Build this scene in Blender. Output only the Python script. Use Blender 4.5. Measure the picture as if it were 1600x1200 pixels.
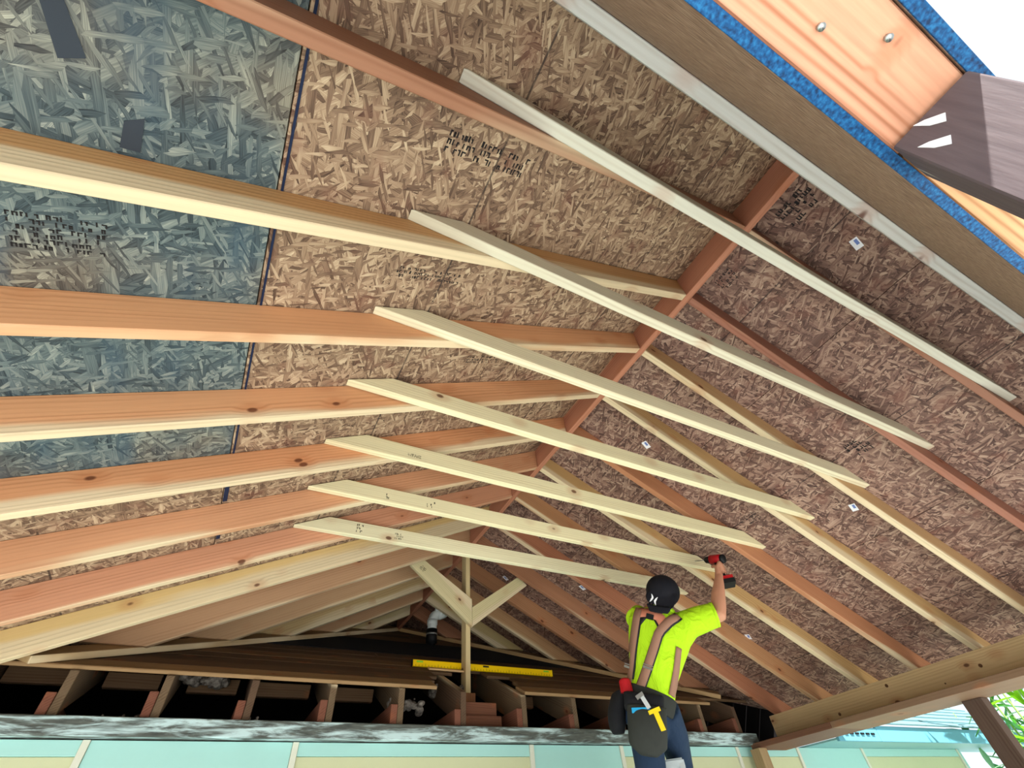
import bpy, bmesh, math, random
from mathutils import Vector, Matrix
random.seed(7)
for o in list(bpy.data.objects): bpy.data.objects.remove(o, do_unlink=True)
sc = bpy.context.scene
C = sc.collection
H = 1.6                      # eye height: z values below are given from eye level

# ------------------------------------------------------------------ camera
cam_d = bpy.data.cameras.new('camera'); cam = bpy.data.objects.new('camera', cam_d); C.objects.link(cam)
RW = ((0.883919598, 0.297043115, 0.361180746), (-0.461835354, 0.675797919, 0.574460859), (-0.073445554, -0.674583249, 0.734536037))
M = Matrix.Identity(4)
for i in range(3):
    M[i][0] = RW[i][0]; M[i][1] = -RW[i][1]; M[i][2] = -RW[i][2]
M[2][3] = H
cam.matrix_world = M
cam_d.sensor_fit = 'HORIZONTAL'; cam_d.sensor_width = 36; cam_d.lens = 36 * 707.44 / 1600
cam_d.clip_start = 0.02; cam_d.clip_end = 500
sc.camera = cam

# ------------------------------------------------------------------ light
w = bpy.data.worlds.new('sky'); sc.world = w; w.use_nodes = True
bg = w.node_tree.nodes['Background']; bg.inputs[0].default_value = (0.82, 0.93, 1.0, 1); bg.inputs[1].default_value = 0.60
sun_d = bpy.data.lights.new('sun', 'SUN'); sun_d.energy = 7.0; sun_d.angle = 0.02; sun_d.color = (1, 0.98, 0.94)
sun = bpy.data.objects.new('sun', sun_d); C.objects.link(sun)
sun.rotation_euler = Vector((0.30, 0.55, -0.80)).to_track_quat('-Z', 'Y').to_euler()
sun.location = (-3, -5, 9)
sc.view_settings.view_transform = 'Standard'; sc.view_settings.look = 'None'
sc.view_settings.exposure = 1.05; sc.view_settings.gamma = 1.0; sc.view_settings.use_curve_mapping = False

# ------------------------------------------------------------------ helpers
def lin(c):
    f = lambda v: v / 12.92 if v <= 0.04045 else ((v + 0.055) / 1.055) ** 2.4
    return tuple(f(v / 255.0) for v in c)
def tag(o, label=None, cat=None, group=None, kind=None):
    if label: o['label'] = label
    if cat: o['category'] = cat
    if group: o['group'] = group
    if kind: o['kind'] = kind
    return o
def V(x, y, z): return Vector((x, y, z + H))
def link(name, me, mat, parent=None, mw=None):
    o = bpy.data.objects.new(name, me); C.objects.link(o)
    if mat and not me.materials: me.materials.append(mat)
    if mw is not None: o.matrix_world = mw
    if parent:
        o.parent = parent
        o.matrix_parent_inverse = parent.matrix_basis.inverted()
    return o
def empty(name, loc):
    o = bpy.data.objects.new(name, None); C.objects.link(o); o.location = loc; o.empty_display_size = 0.1
    return o
def frame(origin, xd, yd):
    x = Vector(xd).normalized(); y = Vector(yd); y = (y - x * y.dot(x)).normalized(); z = x.cross(y)
    m = Matrix((x, y, z)).transposed().to_4x4(); m.translation = origin
    return m
def prism(name, pts, ext, mat, parent=None, col=None, bev=0.0025, xd=None):
    """solid from a flat outline (world points) pushed along ext; local X runs along xd"""
    pts = [Vector(p) for p in pts]; ext = Vector(ext)
    c = sum(pts, Vector()) / len(pts) + ext / 2
    xd = Vector(xd) if xd is not None else pts[1] - pts[0]
    mw = frame(c, xd, ext); inv = mw.inverted()
    bm = bmesh.new()
    a = [bm.verts.new(inv @ p) for p in pts]; b = [bm.verts.new(inv @ (p + ext)) for p in pts]
    n = len(pts)
    bm.faces.new(a); bm.faces.new(b[::-1])
    for i in range(n): bm.faces.new((a[i], b[i], b[(i + 1) % n], a[(i + 1) % n]))
    bmesh.ops.recalc_face_normals(bm, faces=bm.faces)
    if bev: bmesh.ops.bevel(bm, geom=list(bm.edges), offset=bev, segments=1, affect='EDGES', clamp_overlap=True)
    me = bpy.data.meshes.new(name); bm.to_mesh(me); bm.free()
    o = link(name, me, mat, parent, mw)
    if col: o.color = (*lin(col[:3]), col[3] if len(col) > 3 else 0.0)
    return o
def box(name, lo, hi, mat, parent=None, col=None, bev=0.0025, axis='x'):
    (x0, y0, z0), (x1, y1, z1) = lo, hi
    z0 += H; z1 += H
    if axis == 'x': return prism(name, [(x0, y0, z0), (x1, y0, z0), (x1, y0, z1), (x0, y0, z1)], (0, y1 - y0, 0), mat, parent, col, bev, (1, 0, 0))
    if axis == 'y': return prism(name, [(x0, y0, z0), (x0, y1, z0), (x0, y1, z1), (x0, y0, z1)], (x1 - x0, 0, 0), mat, parent, col, bev, (0, 1, 0))
    return prism(name, [(x0, y0, z0), (x1, y0, z0), (x1, y0, z1), (x0, y0, z1)], (0, y1 - y0, 0), mat, parent, col, bev, (0, 0, 1))
def bm_tube(bm, pts, rads, n=12, cap=True):
    pts = [Vector(p) for p in pts]; rings = []
    if not isinstance(rads, (list, tuple)): rads = [rads] * len(pts)
    up = Vector((0.31, 0.17, 0.93))
    for i, p in enumerate(pts):
        t = (pts[min(i + 1, len(pts) - 1)] - pts[max(i - 1, 0)]).normalized()
        s = t.cross(up)
        if s.length < 1e-3: s = t.cross(Vector((1, 0, 0)))
        s.normalize(); u = s.cross(t)
        rings.append([bm.verts.new(p + (s * math.cos(k * 2 * math.pi / n) + u * math.sin(k * 2 * math.pi / n)) * rads[i]) for k in range(n)])
    for a, b in zip(rings, rings[1:]):
        for k in range(n): bm.faces.new((a[k], a[(k + 1) % n], b[(k + 1) % n], b[k]))
    if cap: bm.faces.new(rings[0][::-1]); bm.faces.new(rings[-1])
def bm_loft(bm, rings, n=20):
    rr = []
    for c, a, b in rings:
        rr.append([bm.verts.new(c + a * math.cos(k * 2 * math.pi / n) + b * math.sin(k * 2 * math.pi / n)) for k in range(n)])
    for p, q in zip(rr, rr[1:]):
        for k in range(n): bm.faces.new((p[k], p[(k + 1) % n], q[(k + 1) % n], q[k]))
    bm.faces.new(rr[0][::-1]); bm.faces.new(rr[-1])
def bm_ell(bm, c, ax, ay, az, n=16):
    m = Matrix((ax, ay, az)).transposed().to_4x4(); m.translation = c
    bmesh.ops.create_uvsphere(bm, u_segments=n, v_segments=n // 2 + 2, radius=1, matrix=m)
def bm_box(bm, lo, hi, mw=None):
    lo = Vector(lo); hi = Vector(hi)
    vs = [bm.verts.new(((lo.x, hi.x)[i & 1], (lo.y, hi.y)[i >> 1 & 1], (lo.z, hi.z)[i >> 2 & 1])) for i in range(8)]
    if mw:
        for v in vs: v.co = mw @ v.co
    for f in ((0, 2, 3, 1), (4, 5, 7, 6), (0, 1, 5, 4), (2, 6, 7, 3), (0, 4, 6, 2), (1, 3, 7, 5)): bm.faces.new([vs[i] for i in f])
def fin(name, bm, mat, parent=None, smooth=True, at=None, mw=None):
    """bmesh in world coordinates -> object whose origin sits at `at`"""
    bmesh.ops.recalc_face_normals(bm, faces=bm.faces)
    me = bpy.data.meshes.new(name)
    if mw is None:
        cc = at if at is not None else sum((v.co for v in bm.verts), Vector()) / max(1, len(bm.verts))
        mw = Matrix.Translation(cc)
        bmesh.ops.transform(bm, matrix=mw.inverted(), verts=bm.verts)
    bm.to_mesh(me); bm.free()
    if smooth:
        for p in me.polygons: p.use_smooth = True
    return link(name, me, mat, parent, mw)
def remesh(o, vox, it=4):
    m = o.modifiers.new('r', 'REMESH'); m.mode = 'VOXEL'; m.voxel_size = vox; m.use_smooth_shade = True
    s = o.modifiers.new('s', 'SMOOTH'); s.iterations = it; s.factor = 0.5
    dg = bpy.context.evaluated_depsgraph_get(); ev = o.evaluated_get(dg)
    me = bpy.data.meshes.new_from_object(ev)
    o.modifiers.clear(); mats = [m for m in o.data.materials]; o.data = me
    if not me.materials:
        for m in mats: me.materials.append(m)
    for p in me.polygons: p.use_smooth = True
    return o

# ------------------------------------------------------------------ materials
class NT:
    def __init__(s, name, rough=0.6):
        s.m = bpy.data.materials.new(name); s.m.use_nodes = True; s.t = s.m.node_tree; s.b = s.t.nodes['Principled BSDF']
        s.b.inputs['Roughness'].default_value = rough
        s.b.inputs['Specular IOR Level'].default_value = 0.25
    def n(s, typ, **kw):
        nd = s.t.nodes.new(typ)
        for k, v in kw.items():
            if k == 'i':
                for kk, vv in v.items():
                    if hasattr(vv, 'is_output'): s.t.links.new(vv, nd.inputs[kk])
                    else: nd.inputs[kk].default_value = vv
            else: setattr(nd, k, v)
        return nd
    def math(s, op, a, b=0.0, c=0.0, clamp=False):
        nd = s.n('ShaderNodeMath', operation=op, use_clamp=clamp, i={0: a, 1: b, 2: c}); return nd.outputs[0]
    def mix(s, f, a, b, bt='MIX'):
        nd = s.n('ShaderNodeMix', data_type='RGBA', blend_type=bt, clamp_factor=True, i={0: f, 6: a, 7: b}); return nd.outputs[2]
    def ramp(s, f, stops, interp='LINEAR'):
        nd = s.n('ShaderNodeValToRGB'); nd.color_ramp.interpolation = interp
        e = nd.color_ramp.elements
        while len(e) < len(stops): e.new(0.5)
        for el, (p, c) in zip(e, stops): el.position = p; el.color = (*lin(c), 1) if max(c) > 1 else (*c, 1)
        s.t.links.new(f, nd.inputs[0]); return nd.outputs[0]
    def sstep(s, v, a, b):
        nd = s.n('ShaderNodeMapRange', interpolation_type='SMOOTHSTEP', i={0: v, 1: a, 2: b, 3: 0.0, 4: 1.0}); return nd.outputs[0]
    def col(s, c): s.t.links.new(c, s.b.inputs['Base Color'])
    def bump(s, h, st=0.3, d=0.002):
        nd = s.n('ShaderNodeBump', i={'Strength': st, 'Distance': d, 'Height': h}); s.t.links.new(nd.outputs[0], s.b.inputs['Normal'])
    def objco(s, rnd=True):
        tc = s.n('ShaderNodeTexCoord').outputs['Object']
        if not rnd: return tc
        r = s.n('ShaderNodeObjectInfo').outputs['Random']
        off = s.n('ShaderNodeCombineXYZ', i={0: s.math('MULTIPLY', r, 37.0), 1: 0.0, 2: s.math('MULTIPLY', r, 11.3)}).outputs[0]
        return s.n('ShaderNodeVectorMath', operation='ADD', i={0: tc, 1: off}).outputs[0]
    def scl(s, v, sc_, rot=(0, 0, 0)):
        return s.n('ShaderNodeMapping', i={'Vector': v, 'Scale': sc_, 'Rotation': rot}).outputs[0]

def plain(name, c, rough=0.6, metal=0.0, noise=0.0, spec=0.25):
    t = NT(name, rough); t.b.inputs['Metallic'].default_value = metal; t.b.inputs['Specular IOR Level'].default_value = spec
    if noise:
        nz = t.n('ShaderNodeTexNoise', i={'Vector': t.objco(), 'Scale': 30.0, 'Detail': 4.0}).outputs[0]
        t.col(t.mix(t.math('MULTIPLY', nz, noise), (*lin(c), 1), (*[v * 0.45 for v in lin(c)], 1)))
    else: t.b.inputs['Base Color'].default_value = (*lin(c), 1)
    return t.m
def wood_mat(name, knots=0.12, contrast=1.0, ringscale=26.0, rough=0.62):
    """sawn lumber: tint = object colour, alpha = amount of pale sapwood; grain along local X"""
    t = NT(name, rough)
    co = t.objco(); raw = t.n('ShaderNodeTexCoord').outputs['Object']
    info = t.n('ShaderNodeObjectInfo')
    tint, alpha, rnd = info.outputs['Color'], info.outputs['Alpha'], info.outputs['Random']
    # knots, and how they pull the grain aside
    kc = t.scl(co, (5.5, 3.0, 9.0))
    vo = t.n('ShaderNodeTexVoronoi', i={'Vector': kc, 'Scale': 1.0, 'Randomness': 1.0})
    kd = vo.outputs['Distance']
    keep = t.math('GREATER_THAN', t.n('ShaderNodeSeparateColor', i={0: vo.outputs['Color']}).outputs[0], 0.52)
    knot = t.math('MULTIPLY', t.math('SUBTRACT', 1.0, t.sstep(kd, knots * 0.55, knots)), keep)
    halo = t.math('MULTIPLY', t.math('SUBTRACT', 1.0, t.sstep(kd, knots, knots * 3.2)), keep)
    warp = t.n('ShaderNodeTexNoise', i={'Vector': t.scl(co, (0.55, 3, 5)), 'Scale': 1.0, 'Detail': 2.0}).outputs[0]
    z = t.n('ShaderNodeSeparateXYZ', i={0: co}).outputs[2]; y = t.n('ShaderNodeSeparateXYZ', i={0: co}).outputs[1]
    ph = t.math('ADD', t.math('MULTIPLY', t.math('ADD', z, t.math('MULTIPLY', y, 0.7)), ringscale * 6.0),
                t.math('ADD', t.math('MULTIPLY', warp, 30.0), t.math('MULTIPLY', halo, 5.0)))
    ring = t.math('POWER', t.math('MULTIPLY_ADD', t.math('SINE', ph), 0.5, 0.5), 2.2)
    amp = t.n('ShaderNodeTexNoise', i={'Vector': t.scl(co, (0.8, 14, 22)), 'Scale': 1.0, 'Detail': 2.0}).outputs[0]
    ring = t.math('MULTIPLY', ring, t.math('MULTIPLY_ADD', t.sstep(amp, 0.38, 0.66), 1.1, 0.15))
    fine = t.n('ShaderNodeTexNoise', i={'Vector': t.scl(co, (7, 160, 160)), 'Scale': 1.0, 'Detail': 3.0}).outputs[0]
    big = t.n('ShaderNodeTexNoise', i={'Vector': t.scl(co, (1.1, 6, 9)), 'Scale': 1.0, 'Detail': 2.0}).outputs[0]
    k = contrast
    shade = t.math('ADD', t.math('MULTIPLY', ring, -0.20 * k), t.math('ADD', t.math('MULTIPLY', fine, 0.26 * k), t.math('MULTIPLY_ADD', big, 0.30, 0.80 - 0.0 * k)))
    base = t.mix(1.0, tint, t.n('ShaderNodeCombineColor', i={0: shade, 1: t.math('MULTIPLY_ADD', ring, -0.06 * k, shade), 2: t.math('MULTIPLY_ADD', ring, -0.10 * k, shade)}).outputs[0], 'MULTIPLY')
    zr_ = t.n('ShaderNodeSeparateXYZ', i={0: raw}).outputs[2]
    sap = t.sstep(t.math('ADD', t.math('MULTIPLY', zr_, -9.0), t.math('ADD', t.math('MULTIPLY', big, 1.2), t.math('MULTIPLY', alpha, 1.5))), 1.45, 1.75)
    sapc = t.mix(1.0, (*lin((216, 198, 164)), 1), t.n('ShaderNodeCombineColor', i={0: shade, 1: shade, 2: shade}).outputs[0], 'MULTIPLY')
    base = t.mix(t.math('MULTIPLY', sap, 0.85), base, sapc)
    base = t.mix(t.math('MULTIPLY', halo, 0.30), base, (*lin((170, 95, 50)), 1))
    base = t.mix(t.math('MULTIPLY', knot, 0.85), base, (*lin((88, 42, 22)), 1))
    t.col(base)
    t.bump(t.math('ADD', ring, fine), 0.25, 0.0015)
    return t.m
def osb_mat(name, ramps, blue=False, scale=1.0):
    """pressed strand board: stacked layers of long chips lying in many directions"""
    t = NT(name, 0.7)
    c3 = t.n('ShaderNodeSeparateXYZ', i={0: t.objco()})
    co = t.n('ShaderNodeCombineXYZ', i={0: c3.outputs[0], 1: c3.outputs[2], 2: 0.0}).outputs[0]
    nz = t.n('ShaderNodeTexNoise', i={'Vector': co, 'Scale': 7.0, 'Detail': 2.0})
    wv = t.n('ShaderNodeVectorMath', operation='MULTIPLY_ADD', i={0: nz.outputs['Color'], 1: (0.010, 0.010, 0), 2: co}).outputs[0]
    col = None; hgt = None
    angs = [0.15, 1.1, -0.75, 0.55, -0.35, 1.5, -1.25, 0.85, -0.05]
    angs += [0.7, -0.5, 1.35]
    for i, a in enumerate(angs):
        L = 8.0 + 9 * ((i * 37) % 5) / 5; W = 44 + 70 * ((i * 53) % 7) / 7
        if i > 8: L *= 2.0; W *= 1.5
        v = t.n('ShaderNodeMapping', i={'Vector': t.scl(wv, (1, 1, 1), (0, 0, a)), 'Scale': (L * scale, W * scale, 0.0), 'Location': (i * 3.17, i * 1.71, 0)}).outputs[0]
        vo = t.n('ShaderNodeTexVoronoi', voronoi_dimensions='2D', i={'Vector': v, 'Scale': 1.0, 'Randomness': 1.0})
        sp = t.n('ShaderNodeSeparateColor', i={0: vo.outputs['Color']})
        grain = t.n('ShaderNodeTexNoise', noise_dimensions='2D', i={'Vector': t.scl(v, (1.2, 7, 1)), 'Scale': 1.0, 'Detail': 0.5}).outputs[0]
        tone = t.math('ADD', t.math('MULTIPLY_ADD', sp.outputs[0], 0.66, -0.04), t.math('MULTIPLY', grain, 0.48))
        edge = t.sstep(vo.outputs['Distance'], 0.45, 0.85)
        tone = t.math('SUBTRACT', tone, t.math('MULTIPLY', edge, 0.15))
        h = t.math('SUBTRACT', sp.outputs[2], t.math('MULTIPLY', edge, 0.5))
        if col is None: col, hgt = tone, h
        else:
            mk = t.math('GREATER_THAN', sp.outputs[1], 0.64 if i < 9 else 0.84)
            col = t.n('ShaderNodeMix', i={0: mk, 2: col, 3: tone}).outputs[0]
            hgt = t.n('ShaderNodeMix', i={0: mk, 2: hgt, 3: h}).outputs[0]
    c = t.ramp(col, ramps)
    big = t.n('ShaderNodeTexNoise', i={'Vector': co, 'Scale': 1.6, 'Detail': 3.0}).outputs[0]
    if blue:
        c2 = t.ramp(col, [(0.0, (70, 55, 45)), (0.45, (125, 105, 82)), (0.8, (160, 145, 118)), (1.0, (190, 178, 150))])
        c = t.mix(t.math('MULTIPLY', t.sstep(big, 0.48, 0.68), 0.55), c, c2)
        st = t.n('ShaderNodeTexNoise', i={'Vector': t.scl(co, (1.2, 7, 1)), 'Scale': 1.0, 'Detail': 2.0}).outputs[0]
        c = t.mix(t.math('MULTIPLY', t.sstep(st, 0.5, 0.7), 0.5), c, (*lin((54, 78, 94)), 1))
    else:
        rd = t.n('ShaderNodeTexNoise', i={'Vector': co, 'Scale': 9.0, 'Detail': 2.0}).outputs[0]
        c = t.mix(t.math('MULTIPLY', t.sstep(rd, 0.52, 0.72), 0.35), c, (*lin((120, 70, 58)), 1), 'MIX')
        c = t.mix(t.math('MULTIPLY', big, 0.25), c, (*lin((110, 82, 60)), 1))
        # printed nailing line across the middle of the sheet
        yy = t.n('ShaderNodeSeparateXYZ', i={0: t.n('ShaderNodeTexCoord').outputs['Object']}).outputs[2]
        ln = t.math('LESS_THAN', t.math('ABSOLUTE', yy), 0.0035)
        ln = t.math('MULTIPLY', ln, t.sstep(rd, 0.35, 0.5))
        c = t.mix(t.math('MULTIPLY', ln, 0.75), c, (*lin((40, 34, 34)), 1))
    t.col(c); t.bump(hgt, 0.55, 0.003)
    return t.m

WOOD = wood_mat('sawn_fir', 0.13, 0.70, 60)
PINE = wood_mat('pale_pine', 0.13, 0.7, 75)
OLD = wood_mat('old_timber', 0.12, 1.3, 80, 0.8)
COARSE = wood_mat('coarse_fir', 0.05, 1.9, 120)
OSB = osb_mat('strand_board', [(0.0, (52, 38, 32)), (0.26, (108, 85, 69)), (0.52, (150, 123, 99)), (0.78, (184, 158, 129)), (1.0, (216, 194, 162))])
OSB_SHADED = osb_mat('strand_board_shaded', [(0.0, (40, 28, 28)), (0.26, (92, 68, 62)), (0.52, (132, 102, 90)), (0.78, (168, 138, 120)), (1.0, (200, 174, 152))])  # darker copy of strand board: the right slope's shade put into the colour
OSBB = osb_mat('strand_board_blue', [(0.0, (34, 42, 46)), (0.3, (66, 78, 82)), (0.6, (94, 106, 106)), (0.85, (128, 136, 130)), (1.0, (164, 168, 156))], blue=True)
def fine_osb():
    t = NT('gable_board', 0.75); co = t.objco()
    a = t.n('ShaderNodeTexNoise', i={'Vector': t.scl(co, (22, 130, 130)), 'Scale': 1.0, 'Detail': 4.0}).outputs[0]
    b = t.n('ShaderNodeTexNoise', i={'Vector': t.scl(co, (60, 160, 260)), 'Scale': 1.0, 'Detail': 2.0}).outputs[0]
    s = t.math('ADD', t.math('MULTIPLY', a, 0.65), t.math('MULTIPLY', b, 0.35))
    t.col(t.ramp(s, [(0.25, (88, 66, 54)), (0.48, (142, 114, 96)), (0.62, (168, 140, 120)), (0.8, (196, 168, 146))])); t.bump(s, 0.5, 0.002)
    return t.m
GABLE = fine_osb()
def blue_edge():
    t = NT('blue_sealed_edge', 0.6); co = t.objco()
    a = t.n('ShaderNodeTexNoise', i={'Vector': co, 'Scale': 160.0, 'Detail': 3.0}).outputs[0]
    t.col(t.ramp(a, [(0.3, (4, 40, 76)), (0.5, (10, 74, 124)), (0.7, (30, 106, 156))])); t.bump(a, 0.6, 0.002)
    return t.m
BLUE = blue_edge()
def weathered():
    t = NT('peeling_paint_timber', 0.75); co = t.objco()
    a = t.n('ShaderNodeTexNoise', i={'Vector': t.scl(co, (3.2, 20, 26)), 'Scale': 1.0, 'Detail': 6.0, 'Roughness': 0.65, 'Distortion': 0.6}).outputs[0]
    b = t.n('ShaderNodeTexNoise', i={'Vector': t.scl(co, (14, 60, 90)), 'Scale': 1.0, 'Detail': 3.0}).outputs[0]
    wood = t.mix(b, (*lin((38, 42, 42)), 1), (*lin((112, 116, 108)), 1))
    t.col(t.mix(t.sstep(t.math('ADD', a, t.math('MULTIPLY', b, 0.12)), 0.49, 0.70), wood, (*lin((190, 214, 214)), 1)))
    t.bump(a, 0.5, 0.004)
    return t.m
PEEL = weathered()
def old_post():
    t = NT('weathered_post', 0.7); co = t.objco()
    a = t.n('ShaderNodeTexNoise', i={'Vector': t.scl(co, (6, 22, 22)), 'Scale': 1.0, 'Detail': 5.0, 'Distortion': 1.0}).outputs[0]
    b = t.n('ShaderNodeTexNoise', i={'Vector': t.scl(co, (10, 120, 120)), 'Scale': 1.0, 'Detail': 3.0}).outputs[0]
    base = t.mix(b, (*lin((74, 62, 66)), 1), (*lin((104, 90, 92)), 1))
    t.col(t.mix(t.sstep(a, 0.62, 0.66), base, (*lin((188, 186, 170)), 1))); t.bump(b, 0.4, 0.002)
    return t.m
POSTM = old_post()
MINT = plain('mint_wall_paint', (166, 212, 204), 0.6, noise=0.06)
CREAM = plain('cream_panel_tone', (200, 202, 162), 0.6, noise=0.08)  # cream tone for the recessed wall panels
BATTEN = plain('batten_paint', (214, 214, 196), 0.6, noise=0.1)
FELT = plain('black_roofing_felt', (22, 24, 32), 0.85, noise=0.6)
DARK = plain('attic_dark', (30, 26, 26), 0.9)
PVC = plain('white_pvc', (226, 232, 230), 0.35)
RUB = plain('black_rubber', (18, 18, 20), 0.5)
YEL = plain('yellow_enamel', (250, 208, 0), 0.45)
INK = plain('black_ink', (34, 30, 30), 0.8)
PAPER = plain('white_paper', (236, 236, 240), 0.6)
PBLUE = plain('printed_blue', (110, 130, 190), 0.6)
STEEL = plain('galvanized_steel', (170, 172, 170), 0.35, 0.9)
ALU = plain('aluminium', (210, 214, 214), 0.4, 0.4)
VIAL = plain('green_vial', (150, 210, 60), 0.15)
def concrete():
    t = NT('pale_concrete', 0.85); co = t.objco(False)
    a = t.n('ShaderNodeTexNoise', i={'Vector': co, 'Scale': 2.0, 'Detail': 6.0}).outputs[0]
    t.col(t.ramp(a, [(0.3, (196, 198, 196)), (0.7, (216, 218, 216))])); return t.m
CONC = concrete()
def fluff():
    t = NT('insulation_fluff', 0.95); co = t.objco()
    a = t.n('ShaderNodeTexNoise', i={'Vector': co, 'Scale': 60.0, 'Detail': 4.0}).outputs[0]
    t.col(t.ramp(a, [(0.3, (80, 72, 66)), (0.7, (150, 142, 132))])); t.bump(a, 1.0, 0.01); return t.m
FLUFF = fluff()

# ------------------------------------------------------------------ roof geometry (from eye level)
XR, ZR = 1.579, 2.032              # ridge board: centre line and underside
SL, SR = 0.4864, 0.4789            # slopes left and right
DV, T = 0.1544, 0.038              # rafter depth measured plumb, lumber thickness
Y0, SP = 0.2197, 0.4064            # first rafter, 16 inch spacing
ZT = 1.4578                        # underside of the collar ties
KO, DO = 0.49, -0.707              # existing roof deck: z = KO*y + DO
def zl(x, up=0): return ZR + up - SL * (XR - 0.019 - x)
def zrr(x, up=0): return ZR + up - SR * (x - XR - 0.019)
XL_END, XR_END = -1.36, 4.62
YF, YB = -0.105, 6.0              # front gable face, back end of roof

# setting: floor
bm = bmesh.new(); bm_box(bm, (-14, -14, -0.12), (16, 10, 0.0)); tag(fin('floor', bm, CONC, smooth=False, at=Vector((0, 0, 0))), kind='structure')

# setting: roof, as two ceilings that carry their sheets
def roof_side(left):
    s = -1 if left else 1; S = SL if left else SR
    x0 = XR; x1 = XL_END if left else XR_END
    zz = (lambda x, u: ZR + u - S * abs(x - XR) + (0.0092))
    def strip(nm, xa, xb, ya, yb, u0, u1, mat, parent=None, bev=0.001):
        n = Vector((s * S, 0, 1)).normalized()
        poly = [(xa, ya), (xb, ya), (xb, yb), (xa, yb)]; out = []      # stop at the valley with the existing roof
        g_ = lambda p: zz(p[0], DV) - (KO * p[1] + DO) + .05
        for p, q in zip(poly, poly[1:] + poly[:1]):
            a_, b_ = g_(p), g_(q)
            if a_ >= 0: out.append(p)
            if a_ * b_ < 0: k_ = a_ / (a_ - b_); out.append((p[0] + (q[0] - p[0]) * k_, p[1] + (q[1] - p[1]) * k_))
        if len(out) < 3: return None
        pa = [V(x, y, zz(x, u0)) for x, y in out]
        return prism(nm, pa, n * (u1 - u0), mat, parent, bev=bev, xd=(0, 1, 0))
    root = strip('ceiling', x0, x1, YF, YB, DV + 0.02, DV + 0.028, FELT)
    tag(root, kind='structure')
    ct = 1.2192 / math.sqrt(1 + S * S)
    if left: cuts = [x0, 0.822, 0.822 - ct, x1]; ys = [[0.64, 3.08], [1.875, 4.31], [1.862, 4.31]]
    else: cuts = [x0, 2.331, 2.331 + ct, x1]; ys = [[1.45, 3.89], [0.64, 3.08], [1.86, 4.30]]
    g = 0.0016
    for r in range(3):
        yy = [YF] + ys[r] + [YB]
        for k in range(3):
            if left: mat = OSBB if (r == 2 and k == 0) else OSB
            else: mat = OSB_SHADED
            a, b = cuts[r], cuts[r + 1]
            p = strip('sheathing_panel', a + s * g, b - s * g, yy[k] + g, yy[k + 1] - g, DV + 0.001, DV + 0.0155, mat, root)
            if p and mat is OSBB: p['label'] = 'blue-grey stained strand board sheet'
    return root
CL = roof_side(True); CR = roof_side(False)
# blue sealant bead along the joint of the stained sheets
def bead(xa, ya, yb, wd=0.0028):
    z = zl(xa, DV) - 0.004
    return prism('sealant_line', [V(xa - wd, ya, z - SL * wd), V(xa + wd, ya, z + SL * wd), V(xa + wd, yb, z + SL * wd), V(xa - wd, yb, z - SL * wd)], (-0.0018, 0, 0.0042), plain('dark_blue_sealant', (22, 34, 62), 0.7), CL, bev=0.0004, xd=(0, 1, 0))
bead(-0.262, YF + 0.01, 1.85)
for ya in (2.10, 2.47): bead(-0.262, ya - 0.10, ya + 0.13, 0.008)

# ridge board
rb = box('ridge_board', (XR - 0.019, YF + 0.003, ZR), (XR + 0.019, 5.57, ZR + DV + 0.004), WOOD, None, (176, 118, 92, 0.1), axis='y')
tag(rb, 'long reddish ridge board running along the peak of the roof', 'ridge board')

# rafters
ordn = ['first', 'second', 'third', 'fourth', 'fifth', 'sixth', 'seventh', 'eighth', 'ninth', 'tenth', 'eleventh', 'twelfth', 'thirteenth']
Lcol = [(176, 116, 90, .15), (206, 150, 98, .55), (226, 156, 112, .25), (226, 156, 112, .35), (222, 148, 104, .45), (222, 154, 116, .3), (222, 150, 118, .2), (232, 190, 128, .75), (196, 146, 112, .3), (198, 152, 116, .3), (204, 168, 120, .5), (196, 146, 110, .3), (206, 178, 130, .6)]
Lnote = ['dusky reddish', 'brown-faced', 'plain orange', 'clean orange', 'orange cream-topped', 'smooth orange', 'pinkish orange', 'yellow knotty', 'tan', 'tan', 'pale tan', 'brown', 'short pale']
Rcol = [(170, 112, 92, .1), (168, 106, 88, .1), (206, 158, 112, .35), (206, 160, 108, .5), (198, 128, 92, .15), (214, 166, 110, .45), (204, 142, 100, .25), (196, 122, 92, .2), (178, 118, 88, .2), (186, 126, 90, .2), (198, 146, 104, .3), (206, 176, 124, .6), (176, 114, 86, .2)]
Rnote = ['dusky reddish', 'reddish', 'tan', 'cream-edged', 'orange', 'cream-edged tan', 'orange-tan', 'reddish orange', 'brown', 'brown', 'tan', 'pale yellow', 'short reddish']
def soft(c):                       # sawn fir is never fully saturated
    g_ = .3 * c[0] + .55 * c[1] + .15 * c[2]
    return (*[(v * .88 + g_ * .12) * k for v, k in zip(c[:3], (.93, .945, .90))], c[3])
def valley_y(z): return (z - DO - 0.04) / KO
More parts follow.
